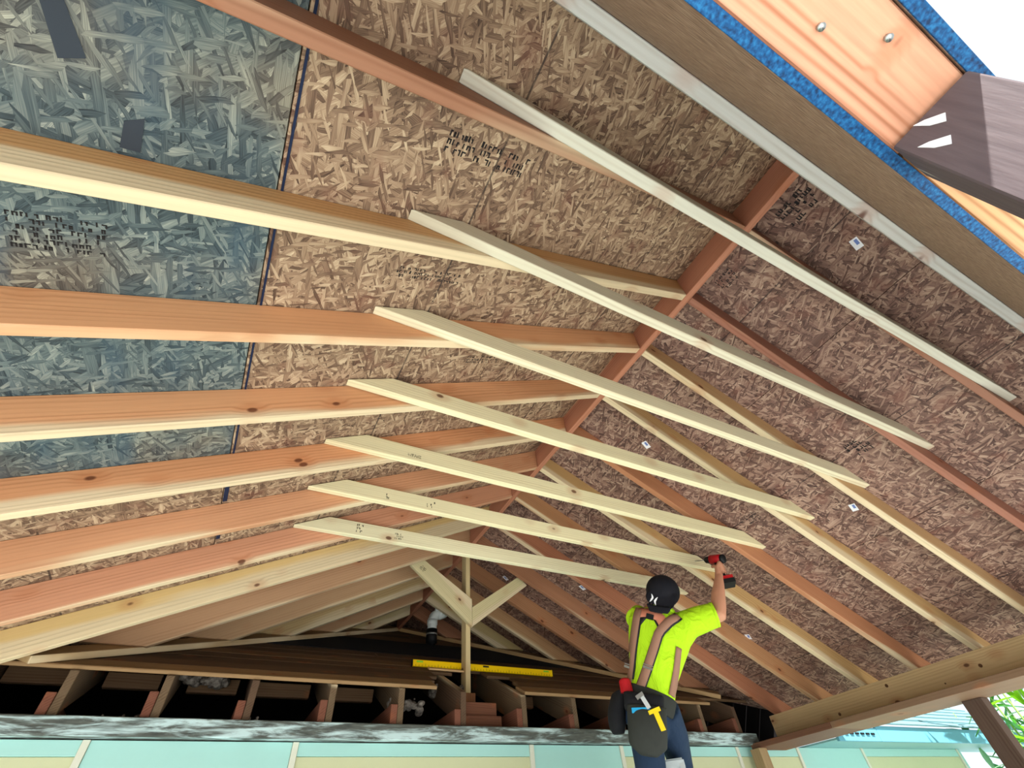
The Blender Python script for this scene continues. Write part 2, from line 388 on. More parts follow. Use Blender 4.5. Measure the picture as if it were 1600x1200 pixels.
for i in range(13):
    y = Y0 + SP * i + (0.012 if i == 1 else 0.004 if i == 2 else 0)
    zv = KO * (y + 0.019) + DO + 0.042
    for left in (True, False):
        xa = XR - 0.0195 if left else XR + 0.0195
        f = zl if left else zrr
        S = SL if left else SR; sg = -1 if left else 1
        if i <= 7:
            xe = XL_END + 0.02 if left else XR_END - 0.02
            pts = [V(xa, y, f(xa)), V(xe, y, f(xe)), V(xe, y, f(xe, DV)), V(xa, y, f(xa, DV))]
        else:
            xb = xa + sg * (f(xa) - zv) / S; xt = xa + sg * (f(xa, DV) - zv) / S
            if (f(xa) - zv) < 0.02: continue
            pts = [V(xa, y, f(xa)), V(xb, y, zv), V(xt, y, zv), V(xa, y, f(xa, DV))]
        o = prism('rafter' if i <= 7 else 'jack_rafter', pts, (0, T, 0), WOOD, None, soft((Lcol if left else Rcol)[i]), xd=(pts[0] - pts[1]) * (1 if left else -1))
        side = 'left' if left else 'right'
        if i <= 7:
            tag(o, f'{(Lnote if left else Rnote)[i]} rafter, {ordn[i]} from the open front on the {side} slope', 'rafter', f'full rafters of the {side} slope')
        else:
            tag(o, f'{(Lnote if left else Rnote)[i]} jack rafter, {ordn[i-8]} beyond the full rafters on the {side} slope', 'rafter', f'jack rafters of the {side} slope')

# collar ties
def stamp(parent, origin, xd, yd, wd, ht, name='grade_stamp', rows=3, seed=1, mat=None, dens=0.8):
    r = random.Random(seed); mw = frame(origin, xd, yd); bm = bmesh.new(); ch = ht / rows
    for j in range(rows):
        x = 0.0
        while x < wd:
            cw = r.uniform(0.4, 1.1) * ch * 0.6
            if r.random() < dens:
                k = r.randint(0, 3); y0 = j * ch; hh = ch * r.uniform(0.55, 0.8); th = ch * 0.2
                if k != 1: bm_box(bm, (x, y0, -0.0003), (x + th, y0 + hh, 0.0004))
                if k != 2: bm_box(bm, (x, y0 + hh - th, -0.0003), (x + cw, y0 + hh, 0.0004))
                if k in (1, 3): bm_box(bm, (x + cw - th, y0, -0.0003), (x + cw, y0 + hh, 0.0004))
            x += cw + ch * 0.18
    return fin(name, bm, mat or INK, parent, False, mw=mw)
TIEC = [(202, 198, 182, .1), (202, 194, 170, .1), (216, 206, 174, .1), (218, 208, 170, .1), (220, 210, 170, .1), (222, 212, 172, .1), (220, 212, 176, .1)]
tdesc = ['greyish pale collar tie with a chipped edge, nearest whole one to the front', 'pale collar tie on the second pair of rafters', 'cream collar tie on the third pair of rafters', 'wavy-grained cream collar tie on the fourth pair of rafters', 'cream collar tie just above the one being screwed',
         'cream collar tie that the worker is screwing into place', 'lowest-looking cream collar tie, right behind the worker\'s cap']
dyt = [0, 0.012, 0.004, -0.006, 0, -0.003, -0.004]
for i in range(7):
    y = Y0 + SP * i + dyt[i]
    xl, xr_ = 0.0705, 3.137
    if i == 5: xr_ = 3.06
    ht = 0.089; dl = ht / SL; dr = ht / SR
    o = prism('collar_tie', [V(xl, y - T - 0.001, ZT), V(xr_, y - T - 0.001, ZT), V(xr_ - dr, y - T - 0.001, ZT + ht), V(xl + dl, y - T - 0.001, ZT + ht)], (0, T, 0), PINE, None, TIEC[i], xd=(1, 0, 0))
    tag(o, tdesc[i], 'collar tie', 'collar ties across the roof')
    if i in (5, 6, 4):
        for k, (xx, ww, hh) in enumerate(((0.42, 0.035, 0.06), (0.66, 0.05, 0.045)) if i != 4 else ((0.35, 0.07, 0.02),)):
            stamp(o, V(xx + 0.06 * (6 - i), y - T - 0.0012, ZT + 0.02), (1, 0, 0), (0, 0, 1), ww, hh, seed=i * 10 + k, dens=0.6)
o = box('collar_tie', (-0.55, -0.089, ZT), (3.6, -0.047, ZT + 0.089), PINE, None, (196, 194, 190, .0))
tag(o, 'grey-white tie lying against the front gable board, nearest the camera', 'collar tie', 'collar ties across the roof')

# front gable: boards, header and weathered post
gz = 0.668
def gable(name, ya, yb, mat, label, xs=(-1.30, 4.50)):
    zt = lambda x: (zl(x, DV) if x < XR else zrr(x, DV)) - 0.004
    pts = [V(xs[0], ya, gz), V(xs[1], ya, gz), V(xs[1], ya, max(gz + .02, zt(xs[1]))), V(XR, ya, ZR + DV - 0.006), V(xs[0], ya, max(gz + .02, zt(xs[0])))]
    o = prism(name, pts, (0, yb - ya, 0), mat, None, bev=0.001, xd=(1, 0, 0)); tag(o, label, 'board'); return o
g1 = gable('gable_board', -0.106, -0.0905, GABLE, 'brown strand board closing the front gable, inner face')
e = box('sealed_edge', (-1.30, -0.106, gz - 0.004), (4.50, -0.0905, gz - 0.0003), BLUE, g1, bev=0.0005); e['label'] = 'bright blue sealed lower edge'
hd = box('header_beam', (-1.30, -0.2085, gz + 0.002), (0.640, -0.1075, gz + 0.19), COARSE, None, (200, 144, 116, .0)); tag(hd, 'peach coarse-grained header beam ending on the weathered front post', 'beam')
hd2 = box('header_beam', (0.650, -0.2085, gz + 0.004), (4.50, -0.1075, gz + 0.19), COARSE, None, (190, 146, 104, .0)); tag(hd2, 'yellowish header beam running right from the weathered front post', 'beam')
g2 = gable('gable_board', -0.2255, -0.2100, GABLE, 'outer gable board with a blue edge against the white sky')
e = box('sealed_edge', (-1.30, -0.2255, gz - 0.004), (4.50, -0.2100, gz - 0.0003), BLUE, g2, bev=0.0005); e['label'] = 'bright blue sealed lower edge'
for k, (xx, yy) in enumerate(((0.40, -0.150), (0.487, -0.183), (0.30, -0.18))):
    bm = bmesh.new(); bm_tube(bm, [V(xx, yy, gz + 0.004), V(xx, yy, gz - 0.004)], [0.004, 0.005], 8); fin('nail_head', bm, STEEL, hd)
fp = empty('front_post', (0.65, -0.157, 0))
box('post_timber', (0.612, -0.2105, -H), (0.700, -0.1075, gz - 0.005), POSTM, fp, axis='z')
tag(fp, 'dark weathered old post with paint scars at the front corner', 'post')
for k, (yy, zz) in enumerate(((-0.150, 0.635), (-0.130, 0.600))):
    prism('paint_scar', [V(0.6122, yy + a_, zz + b_) for a_, b_ in ((-.012, .0), (-.004, -.012), (.006, .004), (.012, .026), (.002, .018))], (-.0012, 0, 0), PAPER, fp, bev=0)

# right eave: beam, plate, posts
b1 = box('eave_beam', (4.2175, YF - 0.1, 0.585), (4.2935, 3.155, 0.772), WOOD, None, (204, 174, 130, .0), axis='y'); tag(b1, 'tan eave beam carrying the right rafters, with dark knots', 'beam')
for k, (yy, zz) in enumerate(((2.539, .656), (2.101, .733), (1.493, .69), (1.741, .655))):
    bm = bmesh.new(); bm_tube(bm, [V(4.2185, yy, zz), V(4.2165, yy, zz)], 0.011 if k < 3 else 0.005, 12); fin('knot', bm, plain('knot_brown', (104, 70, 46), 0.7), b1)
pl_ = empty('eave_plate', (4.1, 1.5, H + 0.546)); tag(pl_, 'reddish flat plate under the right eave beam, resting on posts', 'plate')
box('board', (3.90, YF - 0.1, 0.546), (4.30, 2.45, 0.584), WOOD, pl_, (126, 98, 76, .0), axis='y')
box('board', (3.90, 2.452, 0.546), (4.30, 3.19, 0.584), WOOD, pl_, (112, 76, 58, .0), axis='y')
def post(x0, x1, y0, y1, z1, label, mat=OLD, col=(96, 78, 64, 0)):
    o = box('eave_post', (x0, y0, -H), (x1, y1, z1), mat, None, col, axis='z'); tag(o, label, 'post'); return o
post(4.20, 4.29, 1.60, 1.715, 0.5455, 'dark weathered post under the right eave, before the green leaves', OLD, (84, 66, 56, 0))
post(3.86, 3.95, 3.09, 3.18, 0.5455, 'tan post under the far end of the right eave plate', OLD, (150, 126, 92, 0))
# left eave (outside the picture, it carries the left rafters)
b2 = box('eave_beam', (-1.24, YF - 0.1, 0.585), (-1.164, 3.155, 0.70), WOOD, None, (188, 156, 112, .0), axis='y'); tag(b2, 'tan eave beam carrying the left rafters', 'beam')
post(-1.25, -1.16, 3.06, 3.15, 0.585, 'dark post under the far end of the left eave', OLD, (96, 78, 64, 0))
post(-1.25, -1.16, -0.2, -0.11, 0.585, 'dark post at the front of the left eave', OLD, (96, 78, 64, 0))

# ------------------------------------------------------------------ existing house
wl = box('wall_back', (-3.0, 3.245, -H), (7.2, 3.36, 0.572), MINT, None, bev=0.0, axis='x'); tag(wl, kind='structure')
def panel(nm, x0, x1, z0, z1, mat, y=3.22, d=0.024): return box(nm, (x0, y, z0), (x1, y + d, z1), mat, wl, bev=0.0015)
edges = [-1.7, -0.49, 0.424, 1.871, 2.60, 3.76, 4.495, 5.407, 7.08]
creamy = [True, False, True, False, True, True, False, True]
for a, b, c in zip(edges, edges[1:], creamy):
    if c:
        panel('siding_panel', a + .016, b - .016, 0.512, 0.571, MINT)
        panel('cream_panel', a + .016, b - .016, -1.2, 0.5105, CREAM, 3.226, 0.018)
    else: panel('siding_panel', a + .016, b - .016, -1.2, 0.571, MINT)
for a in edges[1:]: panel('batten', a - .015, a + .015, -1.2, 0.571, BATTEN, 3.212, 0.032)
panel('base_panel', -1.7, 7.08, -1.58, -1.202, MINT)
tp = box('wall_plate', (-1.7, 3.165, 0.576), (3.99, 3.245, 0.652), PEEL, None, bev=0.004); tag(tp, 'weathered wall plate with flaking white paint above the mint wall', 'timber')
tp2 = box('wall_plate', (-1.7, 3.247, 0.576), (3.99, 3.36, 0.650), OLD, None, (110, 90, 76, 0)); tag(tp2, 'dull inner wall plate behind the flaking one', 'timber')

# attic inside, unlit: floor and far partition
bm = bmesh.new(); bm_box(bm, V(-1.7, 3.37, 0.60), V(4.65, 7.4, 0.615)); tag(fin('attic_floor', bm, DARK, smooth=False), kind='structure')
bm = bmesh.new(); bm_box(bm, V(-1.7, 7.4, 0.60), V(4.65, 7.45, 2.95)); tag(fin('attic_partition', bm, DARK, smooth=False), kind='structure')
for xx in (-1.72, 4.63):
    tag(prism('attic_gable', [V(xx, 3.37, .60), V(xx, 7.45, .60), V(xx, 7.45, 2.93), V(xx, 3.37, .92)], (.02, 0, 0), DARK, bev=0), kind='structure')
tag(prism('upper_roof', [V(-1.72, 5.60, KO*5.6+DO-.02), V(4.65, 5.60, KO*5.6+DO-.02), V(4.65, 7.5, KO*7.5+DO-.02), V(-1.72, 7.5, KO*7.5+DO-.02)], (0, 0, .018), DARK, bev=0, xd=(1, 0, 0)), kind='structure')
# old rafters and joists
xs = [-1.10, -0.69, -0.285, 0.125, 0.545, 0.955, 1.365, 1.81, 2.22, 2.63, 3.04, 3.445, 3.84]
orel = ['left of every other one in view', 'first in view from the left', 'second in view from the left', 'third in view from the left', 'fourth in view from the left', 'beside the torn insulation', 'right under the upright pine stud', 'right of the hole in the deck', 'second right of the hole', 'hidden behind the worker', 'behind the worker\'s right leg', 'second from the right end', 'at the right end by the eave plate']
for k, x in enumerate(xs):
    yf = 3.20
    pts = []
    zt = lambda y: KO * y + DO - 0.0225
    pts = [V(x, yf, 0.655), V(x, yf, zt(yf)), V(x, 6.9, zt(6.9)), V(x, 6.9, zt(6.9) - 0.16), V(x, 3.55, zt(3.55) - 0.19)]
    o = prism('old_rafter', pts, (0.038, 0, 0), OLD, None, (100, 82, 62, .0) if k % 3 else (88, 68, 52, .0), xd=(0, 1, KO))
    tag(o, f'aged brown rafter end above the wall plate, {orel[k]}', 'rafter', 'old rafters of the house')
    o = box('ceiling_joist', (x - 0.042, 3.195, 0.655), (x - 0.002, 7.2, 0.655 + random.uniform(0.085, 0.125)), OLD, None, (112, 70, 54, .0), axis='y')
    tag(o, f'reddish joist end beside the old rafter {orel[k]}', 'joist', 'old ceiling joists of the house')
# blocking between old rafters
for a, b, z in ((-0.61, -0.29, .875), (-0.20, .12, .87), (.17, .54, .865), (.59, .95, .86), (1.85, 2.2, .865), (-1.05, -.70, .88)):
    o = box('blocking', (a + .004, 3.62, z), (b - .048, 3.66, z + 0.075), OLD, None, (112, 86, 62, .0))
    tag(o, f'rough blocking inside the eave opening, between rafters near x {a:+.1f}'.replace(f' near x {a:+.1f}', {-0.61: ' far left with fluff', -0.20: ' left with the brightest fluff', .17: ' under the deck\'s pale edge', .59: ' left of the torn insulation', 1.85: ' right of the deck hole', -1.05: ' at the far left edge'}[a]), 'wood block', 'blocking in the eave')
for k, (x, y, z) in enumerate(((1.41, 3.27, .655), (1.41, 3.30, .735), )):
    o = box('wood_offcut', (x, y, z), (x + 0.28 - k * 0.02, y + 0.14, z + 0.075), OLD, None, (104, 66, 48, .0)); tag(o, 'brown block laid beneath the deck hole, %s of two' % ('lower', 'upper')[k], 'wood block', 'blocks beneath the deck hole')
# insulation
def fluffy(pos, r, sx, label, seed):
    rr = random.Random(seed); bm = bmesh.new()
    for k in range(46):
        p = Vector(pos) + Vector((rr.uniform(-sx, sx), rr.uniform(-.05, .05), rr.uniform(-.02, .03) - abs(rr.gauss(0, .01)) + H)); q = r * rr.uniform(.15, .6)
        bm_ell(bm, p, Vector((q * rr.uniform(.8, 1.5), 0, 0)), Vector((0, q, 0)), Vector((0, 0, q * .8)), 8)
    o = fin('insulation', bm, FLUFF); remesh(o, 0.006, 1); tag(o, label, 'insulation', kind='stuff'); return o
fluffy((-0.12, 3.56, 0.92), .05, .12, 'pale fluffy insulation under the deck at left', 1)
fluffy((1.07, 3.40, 0.80), .045, .11, 'torn grey insulation left of the upright stud', 2)
fluffy((1.45, 3.68, 0.96), .05, .13, 'grey insulation in the hole of the old deck', 3)
fluffy((0.18, 3.29, 0.665), .02, .03, 'small tuft of insulation on the wall plate', 4)
fluffy((-0.40, 3.45, 0.69), .03, .12, 'thin wisp of insulation in the dark eave opening', 5)
# old deck
dk = empty('roof_deck', V(1.6, 3.2, 0.86)); tag(dk, 'brown plank deck of the existing house roof', kind='structure')
DN = Vector((0, -KO, 1)).normalized()
def zd(y, up=0): return KO * y + DO + up
def plank(x0, x1, ya, yb, k):
    c = random.choice([(104, 80, 56), (92, 70, 50), (112, 86, 60), (84, 64, 46)]) if k else (140, 112, 78)
    g = .0025; u_ = random.uniform(-.003, .0)
    zd = lambda y: KO * y + DO + u_
    p = [V(x0, ya + g, zd(ya + g)), V(x1, ya + g, zd(ya + g)), V(x1, yb - g, zd(yb - g)), V(x0, yb - g, zd(yb - g))]
    return prism('plank', p, -DN * 0.02, OLD, dk, (*c, .05), xd=(1, 0, 0))
dy = 0.1345
for k in range(18):
    ya = 3.205 + dy * k; yb = ya + dy
    if k == 0: spans = [(-1.7, 1.205), (1.85, 3.62)]
    elif k == 1: spans = [(-1.7, 1.235), (1.90, 4.62)]
    elif k == 2: spans = [(-1.7, 1.30), (1.95, 4.62)]
    elif k == 3: spans = [(-1.7, 1.47), (1.76, 4.62)]
    else: spans = [(-1.7, 1.0 + .3 * (k % 3)), (1.002 + .3 * (k % 3), 4.62)]
    for a, b in spans: plank(a, b, ya, yb, k)
ft = prism('roofing_felt', [V(-0.9, 4.17, zd(4.17, .002)), V(4.2, 4.15, zd(4.15, .002)), V(4.2, 4.82, zd(4.82, .002)), V(-0.9, 4.78, zd(4.78, .002))], DN * 0.003, FELT, None, bev=0, xd=(1, 0, 0)); tag(ft, 'black roofing felt strip across the old deck', 'roofing felt')
rip = prism('wood_offcut', [V(1.30, 3.65, zd(3.65, .001)), V(1.62, 3.64, zd(3.64, .001)), V(1.62, 3.67, zd(3.67, .001)), V(1.30, 3.69, zd(3.69, .001))], DN * 0.012, PINE, None, (214, 176, 128, .2), xd=(1, 0, 0)); rip['label'] = 'thin pale offcut lying under the yellow level'; rip['category'] = 'offcut'
# valley boards on the deck
def valley(left):
    S = SL if left else SR; sg = -1 if left else 1
    def vy(x): return ((zl(x) if left else zrr(x)) - DO - .04) / KO
    xa, xb = (XR - .05, -0.90) if left else (XR + .05, 3.93)
    pa, pb = Vector((xa, vy(xa))), Vector((xb, vy(xb))); d = (pb - pa).normalized(); nrm = Vector((-d.y, d.x)) * .075
    sh = Vector((0, .13))
    q = [pa + nrm + sh, pb + nrm + sh, pb - nrm + sh, pa - nrm + sh]
    o = prism('valley_board', [V(p.x, p.y, zd(p.y, .004)) for p in q], DN * 0.034, WOOD, None, (178, 146, 102, .2), xd=(d.x, d.y, d.y * KO))
    tag(o, 'flat valley board on the old deck under the %s jack rafters' % ('left' if left else 'right'), 'valley board')
valley(True); valley(False)
# right-hand eave of the house, outside the new roof
rf = empty('house_roof', V(6, 2.9, 0.6)); tag(rf, 'pale mint eave and shingled roof of the house beyond the right posts', 'roof')
EAVE = plain('pale_blue_fascia_paint', (96, 158, 178), 0.5); SOF = plain('soffit_paint', (128, 176, 178), 0.6)
SHG = plain('pale_shingle', (112, 150, 158), 0.8, noise=0.6)
box('soffit', (4.62, 2.91, 0.572), (8.6, 3.36, 0.585), SOF, rf, bev=0)
box('fascia_board', (4.62, 2.885, 0.560), (5.21, 2.91, 0.655), EAVE, rf)
box('fascia_board', (5.216, 2.885, 0.560), (8.6, 2.91, 0.672), EAVE, rf)
for k in range(14):
    ya = 2.86 + .14 * k; z = lambda y: .49 * y - .735
    prism('shingle_course', [V(4.66, ya, z(ya) + .012), V(8.65, ya, z(ya) + .012), V(8.65, ya + .16, z(ya + .16)), V(4.66, ya + .16, z(ya + .16))], DN * .012, SHG, rf, bev=0.001, xd=(1, 0, 0))
for k in range(6):
    box('gutter_clip', (4.72 + .075 * k, 2.874, .605), (4.765 + .075 * k, 2.885, .618), RUB, rf, bev=0.001)

# ------------------------------------------------------------------ upright stud with two braces
st = box('pine_stud', (1.575, 3.60, 0.93), (1.615, 3.69, ZR - 0.001), PINE, None, (206, 186, 140, .4), axis='z'); tag(st, 'upright pine stud propping the ridge above the deck hole', 'stud')
bl = prism('brace', [V(1.614, 3.561, 1.385), V(1.614, 3.561, 1.60), V(1.155, 3.561, 1.885), V(1.06, 3.561, 1.815)], (0, T, 0), PINE, None, (206, 194, 152, .5), xd=(-.5, 0, .42)); tag(bl, 'left pine brace of the Y on the upright stud', 'brace')
stamp(bl, V(1.135, 3.5605, 1.795), (.74, 0, -.55), (.55, 0, .74), .05, .04, seed=77)
br = prism('brace', [V(1.616, 3.561, 1.385), V(2.165, 3.561, 1.79), V(2.085, 3.561, 1.86), V(1.616, 3.561, 1.535)], (0, T, 0), PINE, None, (204, 192, 148, .5), xd=(.5, 0, .36)); tag(br, 'right pine brace of the Y on the upright stud', 'brace')
sb = box('post_block', (1.555, 3.56, 0.78), (1.635, 3.70, 0.929), OLD, None, (140, 96, 66, 0), axis='z'); tag(sb, 'brown block under the foot of the upright stud', 'wood block')

# vent pipe
vp = empty('vent_pipe', V(1.70, 4.75, 1.62)); tag(vp, 'white plastic vent pipe with elbows and a black rubber boot', 'pipe')
def arc(c, r, a0, a1, ax, az, n=7): return [Vector(c) + Vector(ax) * r * math.cos(a0 + (a1 - a0) * k / n) + Vector(az) * r * math.sin(a0 + (a1 - a0) * k / n) for k in range(n + 1)]
px, py = 1.718, 4.80
X_, Z_ = (1, 0, 0), (0, 0, 1)
bm = bmesh.new(); bm_tube(bm, [V(px, py, 1.70)] + [p for p in arc(V(px + .075, py, 1.875), .075, math.pi, math.pi / 2, X_, Z_)], .048, 16); fin('elbow', bm, PVC, vp)
bm = bmesh.new(); bm_tube(bm, arc(V(px + .075, py, 2.025), .075, -math.pi / 2, 0, X_, Z_) + [V(px + .15, py, 2.13)], .048, 16); fin('elbow', bm, PVC, vp)
for c, d in ((V(px, py, 1.86), Z_), (V(px + .075, py, 1.95), X_)):
    bm = bmesh.new(); bm_tube(bm, [c - Vector(d) * .022, c + Vector(d) * .022], .054, 16); fin('coupling', bm, PVC, vp)
bm = bmesh.new(); bm_tube(bm, [V(px + .035, py - .02, 1.94), V(px + .035, py - .03, 2.01)], .022, 12); fin('cleanout', bm, PVC, vp)
bm = bmesh.new(); bm_tube(bm, [V(px, py, 1.63), V(px, py, 1.66), V(px, py, 1.665), V(px, py, 1.79)], [.036, .036, .056, .056], 16); fin('rubber_boot', bm, RUB, vp)
bm = bmesh.new(); bm_tube(bm, [V(px, py, 1.735), V(px, py, 1.75)], .058, 16); fin('hose_clamp', bm, STEEL, vp)

# yellow level
lv = empty('spirit_level', V(1.8, 3.73, zd(3.73))); tag(lv, 'long yellow level with ruler marks lying on the old deck', 'level')
zb_ = zd(3.716) + .001
box('body', (1.185, 3.695, zb_), (2.405, 3.716, zb_ + .045), YEL, lv, bev=.003)
bm = bmesh.new()
for k in range(1, 48):
    x = 1.185 + k * .0254; bm_box(bm, V(x - .001, 3.6940, zb_ + .002), V(x + .001, 3.6949, zb_ + (.02 if k % 4 == 0 else .012)))
o = fin('ruler_marks', bm, INK, lv, False); o['kind'] = 'stuff'
for x in (1.79, 1.24, 2.35): box('vial', (x - .025, 3.6925, zb_ + .026), (x + .025, 3.6948, zb_ + .038), VIAL if x != 1.79 else INK, lv, bev=.0005)
for x in (1.183, 2.407): box('end_cap', (x - .004, 3.693, zb_ - .001), (x + .004, 3.718, zb_ + .046), RUB if x < 1.5 else YEL, lv, bev=.001)

# paper tags on the right slope, printed marks on the sheets
tl = ['near the front tie', 'third bay, near the ridge', 'third bay, lower down', 'fourth bay low near the eave', 'above the far eave beam', 'left of the worker\'s cap', 'above the right brace']
for k, (x, y, a) in enumerate(((2.076, 0.03, .2), (2.083, 1.66, .3), (3.19, 1.18, .3), (3.72, 1.46, .2), (3.68, 2.647, .4), (2.583, 3.298, .2), (2.084, 3.814, .3))):
    z = zrr(x, DV) + .0005; n = Vector((-SR, 0, -1)).normalized(); dx = Vector((1, 0, -SR)).normalized(); dyv = Vector((0, 1, 0))
    u = dx * math.cos(a) + dyv * math.sin(a); v_ = n.cross(u)
    c = V(x, y, z)
    o = prism('paper_tag', [c - u * .03 - v_ * .018, c + u * .03 - v_ * .018, c + u * .03 + v_ * .018, c - u * .03 + v_ * .018], n * .0012, PAPER, None, bev=0)
    tag(o, 'small white paper tag on the right slope, ' + tl[k], 'tag', 'paper tags on the right slope')
    c2 = c + n * .0013
    prism('print', [c2 - u * .022 - v_ * .002, c2 + u * .008 - v_ * .002, c2 + u * .008 + v_ * .012, c2 - u * .022 + v_ * .012], n * .0004, PBLUE, o, bev=0)
dl_ = Vector((1, 0, SL)).normalized()
for k, (x, y, a, b) in enumerate(((0.10, 0.40, .30, .07), (0.10, 0.86, .26, .05), (-0.74, 0.92, .16, .10), (0.55, 1.30, .2, .05))):
    stamp(CL, V(x, y, zl(x, DV) + .0006), dl_, (0, -1, 0), a, b, 'printed_mark', 3 if k != 2 else 6, 300 + k, dens=.7)
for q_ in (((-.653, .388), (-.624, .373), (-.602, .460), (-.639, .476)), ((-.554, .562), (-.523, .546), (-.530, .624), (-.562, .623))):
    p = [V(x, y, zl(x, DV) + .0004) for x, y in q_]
    prism('dark_patch', p, (.0006, 0, -.0012), plain('dark_slate_patch', (54, 60, 68), .8), CL, bev=0)  # thin dark grey-blue patches on the left slope's sheets
dr_ = Vector((1, 0, -SR)).normalized()
for k, (x, y, a, b) in enumerate(((1.72, 0.0, .16, .12), (1.72, 0.42, .10, .08), (1.72, 0.80, .10, .09), (2.84, .78, .10, .12), (2.86, 1.6, .10, .08), (1.74, 2.75, .10, .09))):
    stamp(CR, V(x, y + .12, zrr(x, DV) - .0006), (0, -1, 0), dr_, a, b, 'printed_mark', 4, 400 + k, dens=.75)

# ------------------------------------------------------------------ the worker and the stepladder
OX, OY = 2.24, 2.33
FW = Vector((0.6931, 0.7208, 0)); RT = Vector((0.7208, -0.6931, 0)); UP = Vector((0, 0, 1))
def W(s, f, z): return Vector((OX, OY, H)) + RT * s + FW * f + UP * z
person = empty('person', W(-.15, .02, -.32))
tag(person, 'worker in a neon yellow shirt and backward black cap, driving a screw overhead', 'person')
SKIN = plain('skin', (196, 140, 112), .55, noise=.12)
def cloth(name, c, sc_=26.0, st=.5, d=.006):
    t = NT(name, .85); co = t.objco(False)
    a = t.n('ShaderNodeTexNoise', i={'Vector': t.scl(co, (1, 1, .6)), 'Scale': sc_, 'Detail': 3.0, 'Distortion': 1.5}).outputs[0]
    b = t.n('ShaderNodeTexNoise', i={'Vector': co, 'Scale': 700.0, 'Detail': 1.0}).outputs[0]
    t.col(t.mix(t.math('MULTIPLY', b, .35), (*lin(c), 1), (*[v * .6 for v in lin(c)], 1))); t.bump(a, st, d); return t.m
SHIRT = cloth('neon_shirt', (184, 232, 30), 14, .9, .022)
JEANS = cloth('dark_jeans', (34, 52, 76), 20, .5, .006)
CAPM = cloth('black_cap_cloth', (20, 20, 28), 60, .1, .002)
BELTM = plain('dark_canvas', (56, 58, 54), .85, noise=.5)
BELTB = plain('black_canvas', (30, 30, 34), .85, noise=.4)
STRAP = plain('tan_webbing', (158, 118, 98), .8, noise=.25)
YOKE = plain('pink_padding', (206, 130, 104), .8, noise=.15)
RED = plain('red_plastic', (176, 26, 34), .4); BLK = plain('black_plastic', (22, 22, 24), .5)
ca, sa = math.cos(math.radians(26)), math.sin(math.radians(26))
SPN = RT * sa + UP * ca; LAT = RT * ca - UP * sa; B0 = W(-.058, 0, .65)
prof = [(-.13, .130, .105), (-.04, .132, .105), (.04, .134, .103), (.10, .134, .102), (.20, .155, .112), (.31, .180, .118), (.385, .190, .112), (.435, .165, .095), (.475, .095, .078), (.50, .07, .066)]
def pr(t):
    for (t0, a0, b0), (t1, a1, b1) in zip(prof, prof[1:]):
        if t <= t1:
            k = max(0, (t - t0) / (t1 - t0)); return a0 + (a1 - a0) * k, b0 + (b1 - b0) * k
    return prof[-1][1:]
def sp(t, l=0, f=0): return B0 + SPN * t + LAT * l + FW * f
# body (skin): continuous head, neck, torso, arms, hands, legs
bm = bmesh.new()
bm_loft(bm, [(sp(t), LAT * (a - .014), FW * (b - .014)) for t, a, b in prof])
HC = W(.185, -.005, 1.175)
HU = (RT * .30 + UP * .90 - FW * .28).normalized(); HF = (FW * .92 + UP * .30 + RT * .1); HF = (HF - HU * HF.dot(HU)).normalized(); HR = HF.cross(HU)
def hd_(r, f, u): return HC + HR * r + HF * f + HU * u
bm_tube(bm, [sp(.44), sp(.49), hd_(0, -.01, -.06)], [.062, .056, .056], 14)
bm_ell(bm, hd_(0, 0, .02), HR * .074, HF * .094, HU * .088)
bm_loft(bm, [(hd_(0, .03, -.02), HR * .068, HF * .070), (hd_(0, .04, -.07), HR * .055, HF * .058), (hd_(0, .052, -.105), HR * .032, HF * .034)], 14)
bm_ell(bm, hd_(0, .102, -.015), HR * .013, HF * .018, HU * .022)
bm_ell(bm, hd_(0, .096, .022), HR * .045, HF * .008, HU * .009)
bm_ell(bm, hd_(0, .092, -.052), HR * .024, HF * .010, HU * .008)
for s in (-1, 1): bm_ell(bm, hd_(.076 * s, -.005, -.005), HR * .010, HF * .018, HU * .030)
# right arm
bm_tube(bm, [W(.20, .0, .965), W(.30, .0, .99), W(.44, 0, 1.005), W(.482, .006, 1.01), W(.50, .02, 1.06), W(.53, .055, 1.14), W(.565, .09, 1.215), W(.585, .112, 1.262), W(.600, .14, 1.30)],
        [.055, .056, .048, .044, .045, .043, .034, .027, .026], 14)
HX = .625; HFd = .21
bm_loft(bm, [(W(.592, .125, 1.285), RT * .022, (FW * .026 - UP * .012)), (W(.606, .155, 1.325), RT * .022, (FW * .036 - UP * .03)), (W(HX + .010, .178, 1.352), RT * .022, (FW * .030 - UP * .042)), (W(HX + .014, .190, 1.372), RT * .018, (FW * .018 - UP * .036))], 14)
for k in range(4):
    z = 1.398 - .0215 * k; ln = (.97, 1.0, .98, .88)[k]
    bm_tube(bm, [W(HX + .020, HFd - .032, z), W(HX + .036, HFd - .004, z), W(HX + .033, HFd + .024 * ln, z - .001), W(HX + .010, HFd + .037 * ln, z - .002), W(HX - .018 * ln, HFd + .033, z - .003)], [.0105, .0100, .0095, .009, .0075], 8)
bm_tube(bm, [W(HX - .004, HFd - .045, 1.355), W(HX - .026, HFd - .022, 1.378), W(HX - .034, HFd + .004, 1.388), W(HX - .030, HFd + .028, 1.392)], [.014, .012, .0105, .008], 8)
